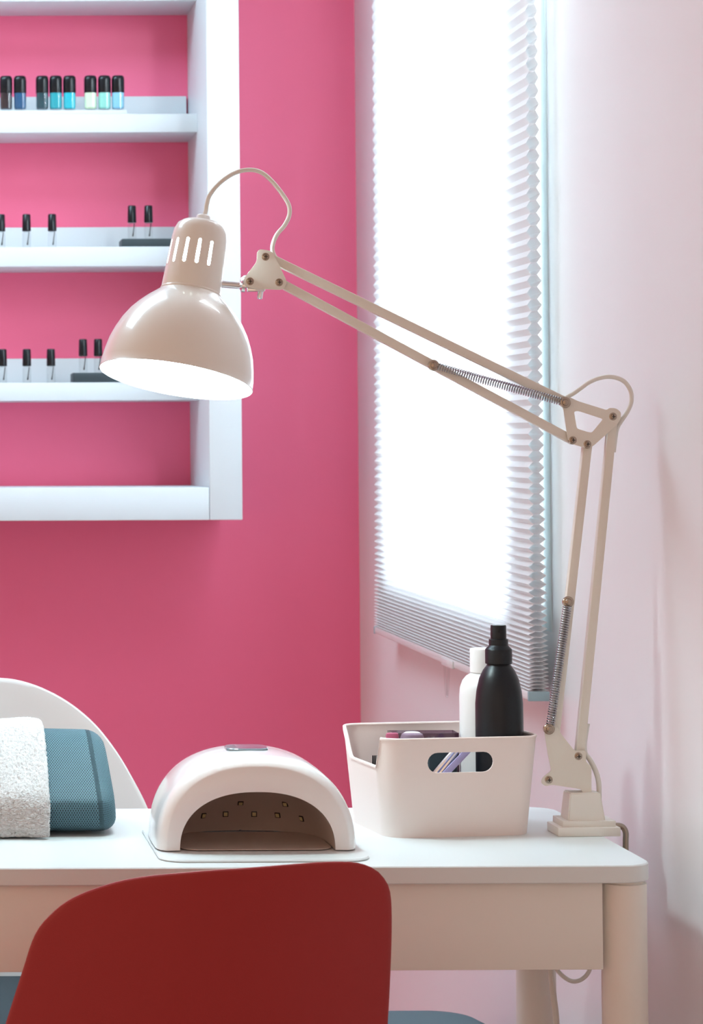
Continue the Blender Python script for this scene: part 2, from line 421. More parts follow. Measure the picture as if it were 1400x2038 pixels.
box(TX0+.05, ax1, TY0+i_, TY0+i_+.018, az, TZ-TT, .001, bm=b)
box(TX0+.05, ax1, TY1-i_-.018, TY1-i_, az, TZ-TT, .001, bm=b)
box(TX1-i_-.020, TX1-i_-.002, TY0+.05, TY1-.05, az, TZ-TT, .001, bm=b)
box(TX0+i_, TX0+i_+.018, TY0+.05, TY1-.05, az, TZ-TT, .001, bm=b)
obj('apron', b, 'tleg', tb)
for lx in (TX0+.030, TX1-.0275):
    for ly in (TY0+.029, TY1-.029):
        obj('leg', lathe([(.0225, 0), (.0245, .003), (.0245, TZ-TT-.0035), (.021, TZ-TT-.0030), (.021, TZ-TT)], (lx, ly, 0), n=48), 'tleg', tb)

# ------------------------------------------------------------ desk lamp
D0 = 2.958; sc = D0/FPX
lp = thing('desk_lamp', 'cream swing-arm desk lamp with spring arms clamped to the white table', 'lamp', (P(1170, 1660, D0).x, D0, TZ))
PX = lambda x, y, d=D0: P(x, y, d)
# shade
T = P(404, 440, D0); mouth = P(341, 774, D0)
ax = (mouth-T); ax.y = 0; Ln = ax.length; ax.normalize(); tl = math.radians(9.5)
axis = (ax*math.cos(tl) + Vector((0, -1, 0))*math.sin(tl)).normalized()
k = sc*.975
prof = [(57, 143), (62, 148), (74, 158), (87, 168.5), (103, 184), (116, 199), (129, 219), (139, 240), (147, 262), (152, 285), (155, 305), (155.5, 320)]
kt = k*1.045
def pr(lst, dr=0): return [((r+dr)*k, t*kt) for r, t in lst]
inner = [(r-1.6, t+.6) for r, t in prof]
shade = obj('lamp_shade', lathe(pr(prof)+pr([(156.5, 321.5), (155, 322.5)])+pr(inner[::-1]), T, axis, 96, cap=False), 'lamp', lp)
def inner_shell(lst, name, par):
    return obj(name, lathe(pr(lst), T, axis, 96, cap=False), 'lamp_in', par, flip=False)
inner_shell([(r-1.8, t) for r, t in prof], 'inner_lining', shade)
hp = [(16, 2), (30, 2.5), (41, 5), (50, 12), (55, 24), (57, 40), (58.5, 80), (60, 120), (61, 146)]
hin = [(r-1.6, t+.4) for r, t in hp]
hb = lathe(pr(hp)+pr([(60, 149), (58, 149)])+pr(hin[::-1]), T, axis, 96, cap=False)
# close the wall tube into a torus-like solid
bmesh.ops.holes_fill(hb, edges=[e for e in hb.edges if e.is_boundary], sides=200) if False else None
hb.verts.ensure_lookup_table()
nv = 96; rows = len(hb.verts)//nv
for i in range(nv):
    j = (i+1) % nv
    hb.faces.new((hb.verts[i], hb.verts[j], hb.verts[(rows-1)*nv+j], hb.verts[(rows-1)*nv+i]))
hood = obj('lamp_housing', hb, 'lamp', lp)
u_, v_, w_ = frame_of(axis)
camd = Vector((0, -1, 0)); camd = (camd-axis*camd.dot(axis)).normalized(); side = axis.cross(camd).normalized()
if side.x < 0: side = -side
def capsule(c, along, across, outd, L, wd, dep, n=8):
    ring = []
    for q in range(n+1): a = -PI/2+PI*q/n; ring.append((L/2-wd/2+wd/2*math.cos(a), wd/2*math.sin(a)))
    for q in range(n+1): a = PI/2+PI*q/n; ring.append((-L/2+wd/2+wd/2*math.cos(a), wd/2*math.sin(a)))
    return [[c + along*x + across*y + outd*s for x, y in ring] for s in dep]
cb = bmesh.new()
for grp, gs in ((-30, (-2, -1, 0, 1, 2)), (116, (-1.5, -.5, .5, 1.5)), (216, (-1, 0, 1))):
    for g in gs:
        a = math.radians(grp+g*25.2); out = camd*math.cos(a)+side*math.sin(a); ac = axis.cross(out)
        loft(capsule(T+axis*75*kt, axis, ac, out, 50*kt, 6.8*k, (45*k, 75*k)), bm=cb)
cut(hood, cb)
M['lamp_in2'] = M['lamp_in']
obj('cord_gland', lathe(pr([(14.5, 3), (14.5, -9), (13, -11), (6, -11.5)]), T, axis, 24), 'whitep', hood)
obj('seam_ring', lathe(pr([(58, 142), (61.5, 143), (62.5, 146), (61, 149), (57, 149)]), T, axis, 64), 'lamp', shade)
# bulb and socket
b = lathe(pr([(10, 56), (22, 64), (27, 100), (31, 140), (39, 175), (47, 208), (52, 240), (51, 268), (43, 290), (28, 304), (10, 311), (.1, 312)]), T, axis, 40)
bu = obj('light_bulb', b, 'bulb', lp)
obj('bulb_socket', lathe(pr([(18, 14), (20, 16), (20, 52), (17, 58), (12, 62)]), T, axis, 24), 'whitep', bu)
# joint between shade and arm
a0, a1 = PX(437, 565), PX(486, 569)
obj('pivot_stem', lathe([(.0035, -.004), (.0085, -.003), (.0085, -.001), (.0042, .0015), (.0040, .024), (.0052, .025), (.0075, .026), (.0078, .030)], a0, a1-a0, 24), 'chrome', lp)
obj('ball_joint', lathe([(.0001, -.0078), (.004, -.007), (.0072, -.003), (.0078, 0), (.0072, .003), (.004, .007), (.0001, .0078)], PX(491, 560)+Vector((0, .002, 0)), Vector((1, 0, 0)), 24), 'chrome', lp)
wn = obj('wing_screw', lathe([(.003, 0), (.0034, .001), (.0034, .013), (.002, .014)], PX(520, 572), Vector((-.15, 0, -1)), 16), 'chrome', lp)
obj('screw_plate', box(PX(492, 578).x, PX(527, 578).x, D0-.004, D0+.006, PX(0, 583).z, PX(0, 573).z, .001), 'chrome', wn)
def bolt(px, py, r=.0052, d=D0-.0145, par=None, m='steel', cross=True):
    c = P(px, py, d); o = obj('bolt', lathe([(r*.98, 0.004), (r, .001), (r*.86, 0), (r*.60, -.0003), (r*.52, -.0016), (r*.2, -.0021), (.0001, -.0022)], c, Vector((0, 1, 0)), 24), m, par or lp)
    if cross:
        b = box(c.x-.0022, c.x+.0022, c.y-.0029, c.y-.0018, c.z-.00055, c.z+.00055); box(c.x-.00055, c.x+.00055, c.y-.0029, c.y-.0018, c.z-.0022, c.z+.0022, bm=b)
        obj('screw_slot', b, 'dsteel', o)
    return o
# arms
BT = .0105
def arm(name, a, b_): return obj(name, bar(PX(*a), PX(*b_), .0102, BT), 'lampbar', lp)
arm('upper_arm_bar', (532, 511), (1128, 801)); arm('upper_arm_bar', (556, 562), (1141, 877))
arm('lower_arm_bar', (1220, 826), (1153, 1507)); arm('lower_arm_bar', (1169, 884), (1104, 1462))
def plates(name, outl, r, holes=(), th=.0016):
    o_ = rounded(outl, r); hs = [rounded(h, 4) for h in holes]
    b = plate(o_, D0-BT/2-.0030, th, hs); plate(o_, D0+BT/2+.0010, th, hs, bm=b)
    return obj(name, b, 'lampbar', lp, ang=30)
def bolts(par, lst, r=.0052):
    for x, y in lst: bolt(x, y, r, D0-BT/2-.0032, par)
hd = plates('head_plate', [(517, 496), (542, 499), (572, 561), (565, 577), (510, 575), (487, 571), (486, 554), (512, 520), (512, 502)], 9)
bolts(hd, [(529, 511), (498, 560), (556, 562)])
el = plates('elbow_plate', [(1116, 789), (1134, 790), (1150, 798), (1208, 816), (1213, 812), (1226, 812), (1237, 820), (1236, 834), (1229, 845), (1180, 889), (1168, 892), (1143, 885), (1131, 876), (1128, 856), (1122, 812), (1113, 804)], 6,
            [[(1143, 819), (1152, 818), (1201, 834), (1179, 861), (1171, 860), (1149, 853)]])
bolts(el, [(1221, 829), (1141, 876), (1170, 884)])
kb = bolt(1126, 801, .0066, D0-BT/2-.0095, el, 'steel', False)
fp = plates('foot_plate', [(1084, 1441), (1105, 1438), (1117, 1460), (1144, 1494), (1167, 1494), (1167, 1516), (1178, 1526), (1178, 1579), (1161, 1579), (1158, 1571), (1100, 1562), (1085, 1565), (1077, 1557), (1081, 1547), (1098, 1534), (1091, 1500), (1085, 1462)], 5)
bolts(fp, [(1152, 1505), (1093, 1552)])
bolt(1094, 1451, .0066, D0-BT/2-.0095, fp, 'steel', False)
bolt(1132, 1198, .0066, D0-BT/2-.0095, lp, 'steel', False)
bolt(864, 727, .0066, D0-BT/2-.0095, lp, 'steel', False)
def spring(a, b_, d, R, turns, wire, name='spring'):
    p, q = P(*a, d), P(*b_, d); u, v, w = frame_of(q-p); L = (q-p).length; n = turns*12; pts = []
    for i in range(n+1):
        t = i/n; an = 2*PI*turns*t; pts.append(p+w*L*t+(u*math.cos(an)+v*math.sin(an))*R)
    b = tube(pts, wire, 6)
    return obj(name, b, 'spring', lp, ang=80)
spring((872, 729), (1119, 799), D0-.0118, .0040, 52, .00062)
spring((872, 733), (1119, 800), D0+.0118, .0040, 52, .00062)
spring((1130, 1206), (1096, 1443), D0-.0120, .0046, 50, .00085)
# base block and clamp
zs0 = TZ
b = box(P(1112, 1655, D0-.028).x, P(1237, 1655, D0-.028).x, D0-.027, D0+.025, zs0, zs0+.0105, .0012)
box(P(1121, 1645, D0-.022).x, P(1227, 1645, D0-.022).x, D0-.022, D0+.025, zs0+.0095, zs0+.0175, .001, bm=b)
foot = obj('clamp_base', b, 'plas', lp)
bx0, bx1, tx0, tx1 = P(1131, 1635, D0-.017).x, P(1206, 1635, D0-.017).x, P(1136, 1578, D0-.017).x, P(1197, 1578, D0-.017).x
zt = P(1160, 1578, D0-.015).z
b = loft([[Vector((bx0, D0-.018, zs0+.016)), Vector((bx1, D0-.018, zs0+.016)), Vector((bx1, D0+.018, zs0+.016)), Vector((bx0, D0+.018, zs0+.016))],
          [Vector((tx0, D0-.015, zt)), Vector((tx1, D0-.015, zt)), Vector((tx1, D0+.015, zt)), Vector((tx0, D0+.015, zt))]])
bmesh.ops.bevel(b, geom=list(b.edges), offset=.0014, segments=2, affect='EDGES')
obj('clamp_block', b, 'plas', lp)
pts = [P(1215, 1644, D0), P(1232, 1643, D0), P(1241, 1647, D0), P(1246, 1657, D0), P(1246, 1672, D0), P(1246, 1700, D0), P(1246, 1735, D0)]
rod = obj('clamp_rod', tube(catmull(pts, 6), .0034, 14), 'steel', lp)
# cords
rc = .0026
dS = D0-.002
def cord(name, lst, r=rc, par=None, d=D0):
    return obj(name, tube(catmull([P(p[0], p[1], d+(p[2] if len(p) > 2 else 0)) for p in lst], 8), r, 12), 'cord', par or lp)
cord('cord', [(405, 432), (410, 420), (412, 406), (419, 386), (440, 362), (468, 344), (496, 338), (520, 343), (541, 360), (562, 386), (575, 408), (576, 428), (567, 448), (552, 466), (544, 484), (543, 500), (552, 516), (570, 524, .009), (640, 558, .01)])
cord('cord', [(1040, 752, .011), (1110, 792, .011), (1134, 787, .004), (1152, 776), (1175, 760), (1200, 751), (1224, 751), (1244, 760), (1256, 779), (1257, 800), (1249, 820), (1237, 838, .004), (1228, 856, .010), (1222, 900, .011)])
cord('cord', [(1170, 1440, .011), (1164, 1480, .010), (1166, 1500, .004), (1176, 1514), (1186, 1534), (1192, 1556), (1193, 1580), (1193, 1590)], .0030)
obj('cord', tube(catmull([P(1090, 1885, 3.02), P(1100, 1915, 3.02), P(1118, 1940, 3.02), P(1140, 1953, 3.02), P(1160, 1948, 3.02), P(1174, 1930, 3.02), P(1182, 1890, 3.02)], 8), .0026, 10), 'cord', lp)
hc = tag(obj('hanging_cable', tube(catmull([P(1094, 1880, 3.10), P(1097, 1930, 3.10), P(1102, 1980, 3.10), P(1108, 2040, 3.10), P(1112, 2200, 3.10)], 8), .0055, 12, sx=.7), 'lampbar', at=P(1095, 1880, 3.10)),
         'thick beige cable hanging beside the rear right table leg', 'cable')

# ------------------------------------------------------------ storage basket with things in it
BX, BY, BR = .6295, 3.009, math.radians(8)
Rb = Matrix.Rotation(BR, 4, 'Z')
bk_ = thing('storage_basket', 'pale pink plastic storage box with oval handle hole and cut-down side', 'basket', (BX, BY, TZ))
ZH = .1135
def bring(f, off, dipz=True):
    w = (.176+(.193-.176)*f)-2*off; d = (.150+(.170-.150)*f)-2*off; r = .026-off
    out = []
    for x, y in rrect(w, d, r, 8, 26):
        top = ZH
        if x < -w/2+.012:
            s = smooth01((y+d/2-.016)/.010)*(1-smooth01((y-(d/2-.052))/.036)); top -= .034*s
        z = f*top
        if off and f == 0: z = .0025
        out.append(Rb @ Vector((x, y, max(z, .0025 if off else 0))) + Vector((BX, BY, TZ)))
    return out
NF = 14
rings = [bring(i/NF, 0) for i in range(NF+1)]
def rimr(off, dz):
    return [v+Vector((0, 0, dz)) for v in bring(1, off)]
rings += [rimr(-.0012, .0004), rimr(-.0012, .0020), rimr(0, .0030), rimr(.0022, .0026), rimr(.0030, .0012)]
rings += [bring(i/NF, .0026) for i in range(NF, -1, -1)]
bb = loft(rings)
bod = obj('box_body', bb, 'basket', bk_, ang=40)
fz = BY-.082
hcen = P(916.5, 1517, 2.928)
cb = loft([[hcen + Vector((x, s, z)) for x, z in [(( .0393-.0118)*sx+.0118*math.cos(a), .0118*math.sin(a)) for sx, a in [(1, -PI/2+PI*q/10) for q in range(11)]+[(-1, PI/2+PI*q/10) for q in range(11)]]] for s in (-.03, .03)])
cut(bod, cb)
bod.data.set_sharp_from_angle(angle=math.radians(40))
zi = TZ+.0035
# black spray bottle
yb0 = 2.974; xb0 = P(994, 1400, yb0).x; q = yb0/FPX
zy = lambda py, d: P(990, py, d).z - zi
sp = thing('spray_bottle', 'matte black spray bottle standing in the pale pink box', 'bottle', (xb0, yb0, zi))
o_ = Vector((xb0, yb0, zi))
obj('bottle_body', lathe([(.022, 0), (.0265, .002), (.0278, .006), (.0278, zy(1440, yb0)), (.0277, zy(1400, yb0)), (.0262, zy(1375, yb0)), (.0228, zy(1350, yb0)), (.0185, zy(1334, yb0)), (.0150, zy(1326, yb0)), (.0135, zy(1322, yb0)), (.0135, zy(1318, yb0))], o_, n=48), 'blackp', sp)
obj('collar', lathe([(.0150, zy(1321, yb0)), (.0157, zy(1320, yb0)), (.0157, zy(1293, yb0)), (.0150, zy(1291, yb0)), (.0120, zy(1286, yb0)), (.0113, zy(1284, yb0))], o_, n=40), 'blackp', sp)
nz_ = obj('spray_nozzle', lathe([(.0112, zy(1288, yb0)), (.0112, zy(1272, yb0)), (.0092, zy(1271, yb0)), (.0091, zy(1246, yb0)), (.0086, zy(1244, yb0)), (.001, zy(1243.5, yb0))], o_, n=32), 'blackp', sp)
obj('nozzle_tip', lathe([(.0020, 0), (.0020, .0015)], o_+Vector((0, -.0103, zy(1256, yb0))), Vector((0, 1, 0)), 12), 'blackc', nz_)
# white bottle
yw = 3.034; xw = P(966, 1400, yw).x; o_ = Vector((xw, yw, zi)); zw = lambda py: P(966, py, yw).z - zi
wb = thing('lotion_bottle', 'white plastic bottle with white cap behind the black spray bottle', 'bottle', (xw, yw, zi))
obj('bottle_body', lathe([(.026, 0), (.0295, .002), (.0305, .006), (.0305, zw(1384)), (.0295, zw(1368)), (.0265, zw(1354)), (.022, zw(1345)), (.0165, zw(1340)), (.0145, zw(1338)), (.0145, zw(1334))], o_, n=48), 'whitep', wb)
obj('cap', lathe([(.0170, zw(1338)), (.0176, zw(1337)), (.0176, zw(1293)), (.0168, zw(1290.5)), (.001, zw(1290))], o_, n=40), 'whitep', wb)
# mauve clear case, round lid, files, clippers, brush
def shift_box(cx, cy, z0, w, d, h, rot, tilt=0, bev=.001):
    t = box(-w/2, w/2, -d/2, d/2, 0, h, bev)
    bmesh.ops.transform(t, matrix=Matrix.Translation((cx, cy, z0)) @ Matrix.Rotation(rot, 4, 'Z') @ Matrix.Rotation(tilt, 4, 'X'), verts=t.verts); return t
cx_, cy_ = P(843, 1460, 3.045).x, 3.047
case = thing('clear_case', 'open mauve see-through plastic case leaning in the pink box left of bottles', 'case', (cx_, cy_, zi))
ch = P(843, 1456, cy_).z-zi
b = bmesh.new(); t2 = .0012
for args in ((-.040, .040, -.016, -.016+t2, .0, ch), (-.040, .040, .016-t2, .016, .0, ch), (-.040, -.040+t2, -.016, .016, .0, ch), (.040-t2, .040, -.016, .016, .0, ch), (-.040, .040, -.016, .016, 0, t2)):
    box(*args, bm=b)
bmesh.ops.translate(b, verts=b.verts, vec=(cx_, cy_, zi)); obj('case_wall', b, 'smoke', case, smooth=False)
o_ = Vector((cx_-.013, cy_-.0, zi+.0015))
jar = thing('white_jar', 'white jar with ridged rounded lid inside the mauve case', 'jar', o_)
hz = P(826, 1456, cy_).z-o_.z
obj('jar_body', lathe([(.010, 0), (.012, .001), (.012, hz*.8)], o_, n=28), 'whitep', jar)
obj('lid', lathe([(.0135, hz*.8), (.0142, hz*.82), (.0142, hz-.007), (.0125, hz-.003), (.008, hz-.0005), (.0001, hz)], o_, n=28), 'whitep', jar)
def stick(name, a, b_, w, t, m, label, cat, bev=.0006):
    p, q2 = Vector(a), Vector(b_)
    d = (q2-p).normalized(); n = Vector((0, 1, 0)); n = (n-d*n.dot(d)).normalized(); s = d.cross(n)
    tb_ = box(-w/2, w/2, -t/2, t/2, 0, (q2-p).length, bev)
    bmesh.ops.transform(tb_, matrix=Matrix(((s.x, n.x, d.x, p.x), (s.y, n.y, d.y, p.y), (s.z, n.z, d.z, p.z), (0, 0, 0, 1))), verts=tb_.verts)
    return tag(obj(name, tb_, m, at=p), label, cat)
yf = 2.958
stick('nail_file', P(868, 1560, yf), P(935, 1490, yf), .0075, .002, 'lilac', 'lilac nail file slanting behind the handle hole of the box', 'nail file')
stick('foam_buffer', P(781, 1535, 3.012), P(781, 1458, 3.012), .0155, .006, 'rose', 'dark rose buffer block standing at the left end of the mauve case', 'nail buffer', .003)
sc_ = thing('nail_clipper', 'shiny steel nail clipper slanting behind the left of handle hole', 'nail clipper', P(850, 1560, yf-.006))
for dxx, nm in ((0, 'lever'), (9, 'blade')):
    p, q2 = P(845+dxx, 1566, yf+.008), P(905+dxx, 1492, yf+.008)
    obj(nm, tube([p+(q2-p)*t/10 for t in range(11)], lambda t: .0022+.0014*math.sin(PI*t), 10), 'chrome', sc_)
stick('dark_pouch', P(880, 1585, 2.992), P(882, 1492, 2.992), .034, .010, 'dark', 'dark pouch lying behind the nail file in the box', 'pouch', .003)
br = thing('small_brush', 'tiny dark bristle tips sticking up at the low side of box', 'brush', P(735, 1540, 2.985))
obj('handle', tube([P(772, 1640, 2.985), P(758, 1570, 2.985), P(749, 1520, 2.985)], .003, 10), 'blackp', br)
b = bmesh.new()
for i in range(4): lathe([(.0011, 0), (.0009, .011)], P(743+i*4, 1522, 2.985), (0, 0, 1), 8, bm=b)
obj('bristles', b, 'blackp', br)

# ------------------------------------------------------------ nail lamp
NY0 = 2.815; nx = .3865; zb0 = TZ+.0042
nl = thing('nail_curing_lamp', 'white arched nail drying lamp with dark mirrored opening on the table', 'nail lamp', (nx, NY0+.09, TZ))
def arch(a, h, y, n=48, e=2.3, z0=None):
    z0 = zb0 if z0 is None else z0; out = []
    for q in range(n+1):
        t = PI*q/n; c, s = math.cos(t), math.sin(t)
        out.append(Vector((nx+a*math.copysign(abs(c)**(2/e), c), y, z0+h*abs(s)**(2/e))))
    return out
rs = [arch(.0866, .0645, NY0+.006), arch(.0868, .0647, NY0+.001), arch(.1010, .0925, NY0-.001), arch(.1030, .0945, NY0), arch(.1080, .0990, NY0+.005), arch(.1112, .1022, NY0+.013), arch(.1123, .1036, NY0+.025),
      arch(.1125, .1050, NY0+.07), arch(.1115, .1050, NY0+.11), arch(.108, .101, NY0+.14), arch(.099, .092, NY0+.165), arch(.080, .074, NY0+.182), arch(.05, .045, NY0+.192), arch(.001, .001, NY0+.194)]
obj('shell', loft(rs, False, False), 'uv', nl)
ri = [arch(.0866, .0645, NY0+.004), arch(.0860, .0662, NY0+.06), arch(.080, .060, NY0+.10), arch(.066, .048, NY0+.125), arch(.042, .030, NY0+.143), arch(.001, .001, NY0+.150)]
bi = loft(ri, False, False); bi.normal_update(); bv = BVHTree.FromBMesh(bi)
refl = obj('reflector', bi, 'uvin', nl, flip=False)
for px, py in ((479, 1598), (568, 1600), (405, 1623), (449, 1620), (506, 1620), (553, 1622), (601, 1629)):
    hit = bv.ray_cast(CAM, ray(px, py).normalized())
    if hit[0]:
        c, n = hit[0], hit[1]; n = n if n.dot(CAM-c) > 0 else -n; u, v, w = frame_of(n)
        for nm_, hs_, m_, z_ in (('led_bezel', .0033, 'dsteel', .0010), ('led_chip', .0022, 'led', .0016)):
          t = box(-hs_, hs_, -hs_, hs_, -.001, z_, .0002)
          bmesh.ops.transform(t, matrix=Matrix(((u.x, v.x, w.x, c.x), (u.y, v.y, w.y, c.y), (u.z, v.z, w.z, c.z), (0, 0, 0, 1))), verts=t.verts)
          obj(nm_, t, m_, refl)
obj('base_plate', slab(.272, .505, 2.757, NY0+.19, TZ, TZ+.003, .03), 'table', nl)
obj('inner_floor', slab(nx-.085, nx+.085, NY0+.002, NY0+.13, TZ+.0041, TZ+.0052, .02, .0004), 'uvin', nl)
t = bmesh.new(); pxs = P(494, 1511, NY0+.075)
zt_ = zb0+.1050
t = slab(nx-.026+.0, nx+.022, NY0+.055, NY0+.10, zt_-.003, zt_+.0016, .014, .001)
obj('control_panel', t, 'screen', nl)

# ------------------------------------------------------------ arm cushion and towel
cp = [(2.966, .744), (2.953, .750), (2.947, .762), (2.946, .776), (2.953, .786), (2.985, .811), (3.015, .833), (3.040, .847), (3.065, .851), (3.090, .846), (3.108, .825), (3.114, .79), (3.110, .755), (3.095, .744)]
cpv = catmull([(y, 0, z) for y, z in cp+cp[:1]], 5)[:-1]
def prism_cushion(x0, x1, prof3, rnd, nx_=24, inward=.35):
    cy = sum(v.x for v in prof3)/len(prof3); cz = sum(v.z for v in prof3)/len(prof3)
    rings = []; xs = []
    L = x1-x0
    for i in range(nx_+1): xs.append(x0+rnd+(L-2*rnd)*i/nx_)
    ca = [(0, 1)]
    endp = [(math.sin(PI/2*k/6), math.cos(PI/2*k/6)) for k in range(1, 7)]
    seq = [(x0+rnd-rnd*s, c) for s, c in endp[::-1]] + [(x, 1) for x in xs] + [(x1-rnd+rnd*s, c) for s, c in endp]
    for x, c in seq:
        f = 1-(1-c)*inward
        rings.append([Vector((x, cy+(v.x-cy)*f, cz+(v.z-cz)*f)) for v in prof3])
    return rings
crings = prism_cushion(-.22, .243, cpv, .022, 30, .30)
for ri_ in crings:
    for v in ri_:
        bulge = .004*math.sin((v.x+.22)/.463*PI); v.z += bulge*(v.z-.744)/.1; v.x -= max(0, v.x-.05)/.19*(v.z-.744)*.10
b = loft(crings)
uvl = b.loops.layers.uv.new('UVMap'); npf = len(cpv)
alen = [0]
for a, c in zip(cpv, cpv[1:]+cpv[:1]): alen.append(alen[-1]+(c-a).length)
b.verts.index_update()
for f in b.faces:
    ids = [l.vert.index for l in f.loops]
    if len(ids) > 4:
        for l in f.loops: l[uvl].uv = (l.vert.co.y, l.vert.co.z)
        continue
    ks = [i % npf for i in ids]; wrap = max(ks)-min(ks) > npf/2
    for l, kk in zip(f.loops, ks):
        a = alen[kk] if not (wrap and kk == 0) else alen[npf]
        r_ = l.vert.index//npf; l[uvl].uv = (l.vert.co.x if 6 <= r_ <= 36 else l.vert.co.x*2.0, a)
tag(obj('arm_cushion', b, 'mesh', at=(.01, 3.03, TZ), ang=70), 'blue-grey mesh fabric arm rest cushion at the left of the table', 'cushion')
# towel: wraps over the cushion and hangs to the table
tp = [(2.930, .7425), (2.9285, .752), (2.931, .766), (2.937, .778), (2.949, .790), (2.979, .815), (3.010, .840), (3.038, .857), (3.066, .862), (3.095, .856), (3.117, .83), (3.124, .79), (3.122, .746)]
tv = catmull([(y, 0, z) for y, z in tp], 26)
def edge_x(t): return .1560+.003*math.sin(t*4)+ .004*(1-t)
N = len(tv); xs = 190; rows_ = []
import random as _r
rg = _r.Random(3)
def fuzz(): return rg.uniform(-.0011, .0011)
rowsA, rowsB = [], []
for i, v in enumerate(tv):
    t = i/(N-1); a = tv[max(i-1, 0)]; c = tv[min(i+1, N-1)]; tg = (c-a).normalized(); nrm = Vector((-tg.z, 0, tg.x)); 
    if nrm.x > 0 and i < N*.3: nrm = -nrm
    nrm = Vector((-tg.z, 0, tg.x)) 
    xe = edge_x(t); ra = []
    for j in range(xs+1):
        s = j/xs; x = -.06+(xe+.06)*s; edge = min(1, (xe-x)/.006); rd = math.sqrt(max(0, 1-(1-edge)**2))
        wav = .0018*math.sin(x*38+t*5)+.0012*math.sin(x*90+t*11)
        off = (.0045*rd-.0030) + wav + fuzz()*1.2
        ra.append(Vector((x+fuzz()*.7, v.x+nrm.x*off, max(v.z+nrm.z*off, TZ+.0008))))
    rowsA.append(ra)
    rowsB.append([Vector((p.x, v.x-nrm.x*.0040, max(v.z-nrm.z*.0040, TZ+.0004))) for p in ra])
b = bmesh.new()
va = [[b.verts.new(p) for p in r] for r in rowsA]; vb = [[b.verts.new(p) for p in r] for r in rowsB]
for i in range(N-1):
    for j in range(xs):
        b.faces.new((va[i][j], va[i+1][j], va[i+1][j+1], va[i][j+1])); b.faces.new((vb[i][j], vb[i][j+1], vb[i+1][j+1], vb[i+1][j]))
for i in range(N-1):
    b.faces.new((va[i][xs], va[i+1][xs], vb[i+1][xs], vb[i][xs])); b.faces.new((va[i][0], vb[i][0], vb[i+1][0], va[i+1][0]))
for j in range(xs):
    b.faces.new((va[0][j], va[0][j+1], vb[0][j+1], vb[0][j])); b.faces.new((va[N-1][j], vb[N-1][j], vb[N-1][j+1], va[N-1][j+1]))
tag(obj('terry_towel', b, 'towel', at=(.05, 3.03, TZ), ang=180), 'white fluffy terry towel draped over the mesh arm cushion', 'towel')

# ------------------------------------------------------------ shells of chairs
def resample(pts, n):
    pts = catmull([(p[0], p[1], 0) for p in pts]+[(pts[0][0], pts[0][1], 0)], 8)
    L = [0]
    for a, c in zip(pts, pts[1:]): L.append(L[-1]+(c-a).length)
    out = []; j = 0
    for i in range(n):
        s = L[-1]*i/n
        while L[j+1] < s: j += 1
        t = (s-L[j])/max(1e-9, L[j+1]-L[j]); out.append(pts[j].lerp(pts[j+1], t))
    return out
def shell(outline, cen, dfun, th, n=160):
    """curved moulded shell: outline in picture pixels, depth from dfun(x,z)"""
    ol = resample(outline, n); S = [1, .992, .975, .94, .88, .8, .7, .6, .5, .4, .3, .2, .1, .03]
    def pt(q, s, off):
        px, py = cen[0]+(q.x-cen[0])*s, cen[1]+(q.y-cen[1])*s
        p = P(px, py, dfun(px, py)); return p+Vector((0, off, 0))
    front = [[pt(q, s, (th*.28 if s == 1 else (th*.06 if s == .992 else 0))) for q in ol] for s in S]
    back = [[pt(q, s, th-(th*.28 if s == 1 else (th*.06 if s == .992 else 0))) for q in ol] for s in S]
    return loft(front[::-1]+back)
# red chair in the foreground, seen from behind
red = thing('red_chair', 'dark red moulded plastic chair in the foreground seen from behind', 'chair', (.235, 2.60, 0))
ro = [(12, 2038), (44, 1938), (70, 1862), (105, 1818), (152, 1785), (223, 1759), (293, 1745), (410, 1734), (498, 1728), (586, 1721), (644, 1717), (703, 1717), (740, 1727), (762, 1744), (777, 1772), (781, 1826), (779, 1920), (773, 2038), (764, 2160), (730, 2290), (640, 2370), (400, 2395), (180, 2370), (60, 2290), (6, 2160)]
def dred(px, py):
    u = (px-400)/400; v = (2000-py)/400
    return 2.440+.050*u*u-.030*v+.010*max(0, -u)*v
obj('backrest', shell(ro, (400, 2050), dred, .007), 'redch', red)
sz = .455
ring0 = [(x+.235, y+2.625) for x, y in rrect(.40, .38, .09, 10)]
b = loft([[Vector((.235+(x-.235)*f, 2.625+(y-2.625)*f, z)) for x, y in ring0] for f, z in ((.9, sz-.020), (.98, sz-.014), (1, sz-.006), (.985, sz), (.9, sz-.004), (.6, sz-.010), (.1, sz-.012))])
obj('seat', b, 'redch', red)
for lx, ly, dx, dy in ((.09, 2.49, -.03, -.05), (.38, 2.49, .03, -.05), (.09, 2.76, -.03, .03), (.38, 2.76, .03, .03)):
    obj('leg', tube([Vector((lx+dx, ly+dy, 0)), Vector((lx+dx*.5, ly+dy*.5, .22)), Vector((lx, ly, sz-.012))], lambda t: .009+.005*t, 14), 'wood', red)
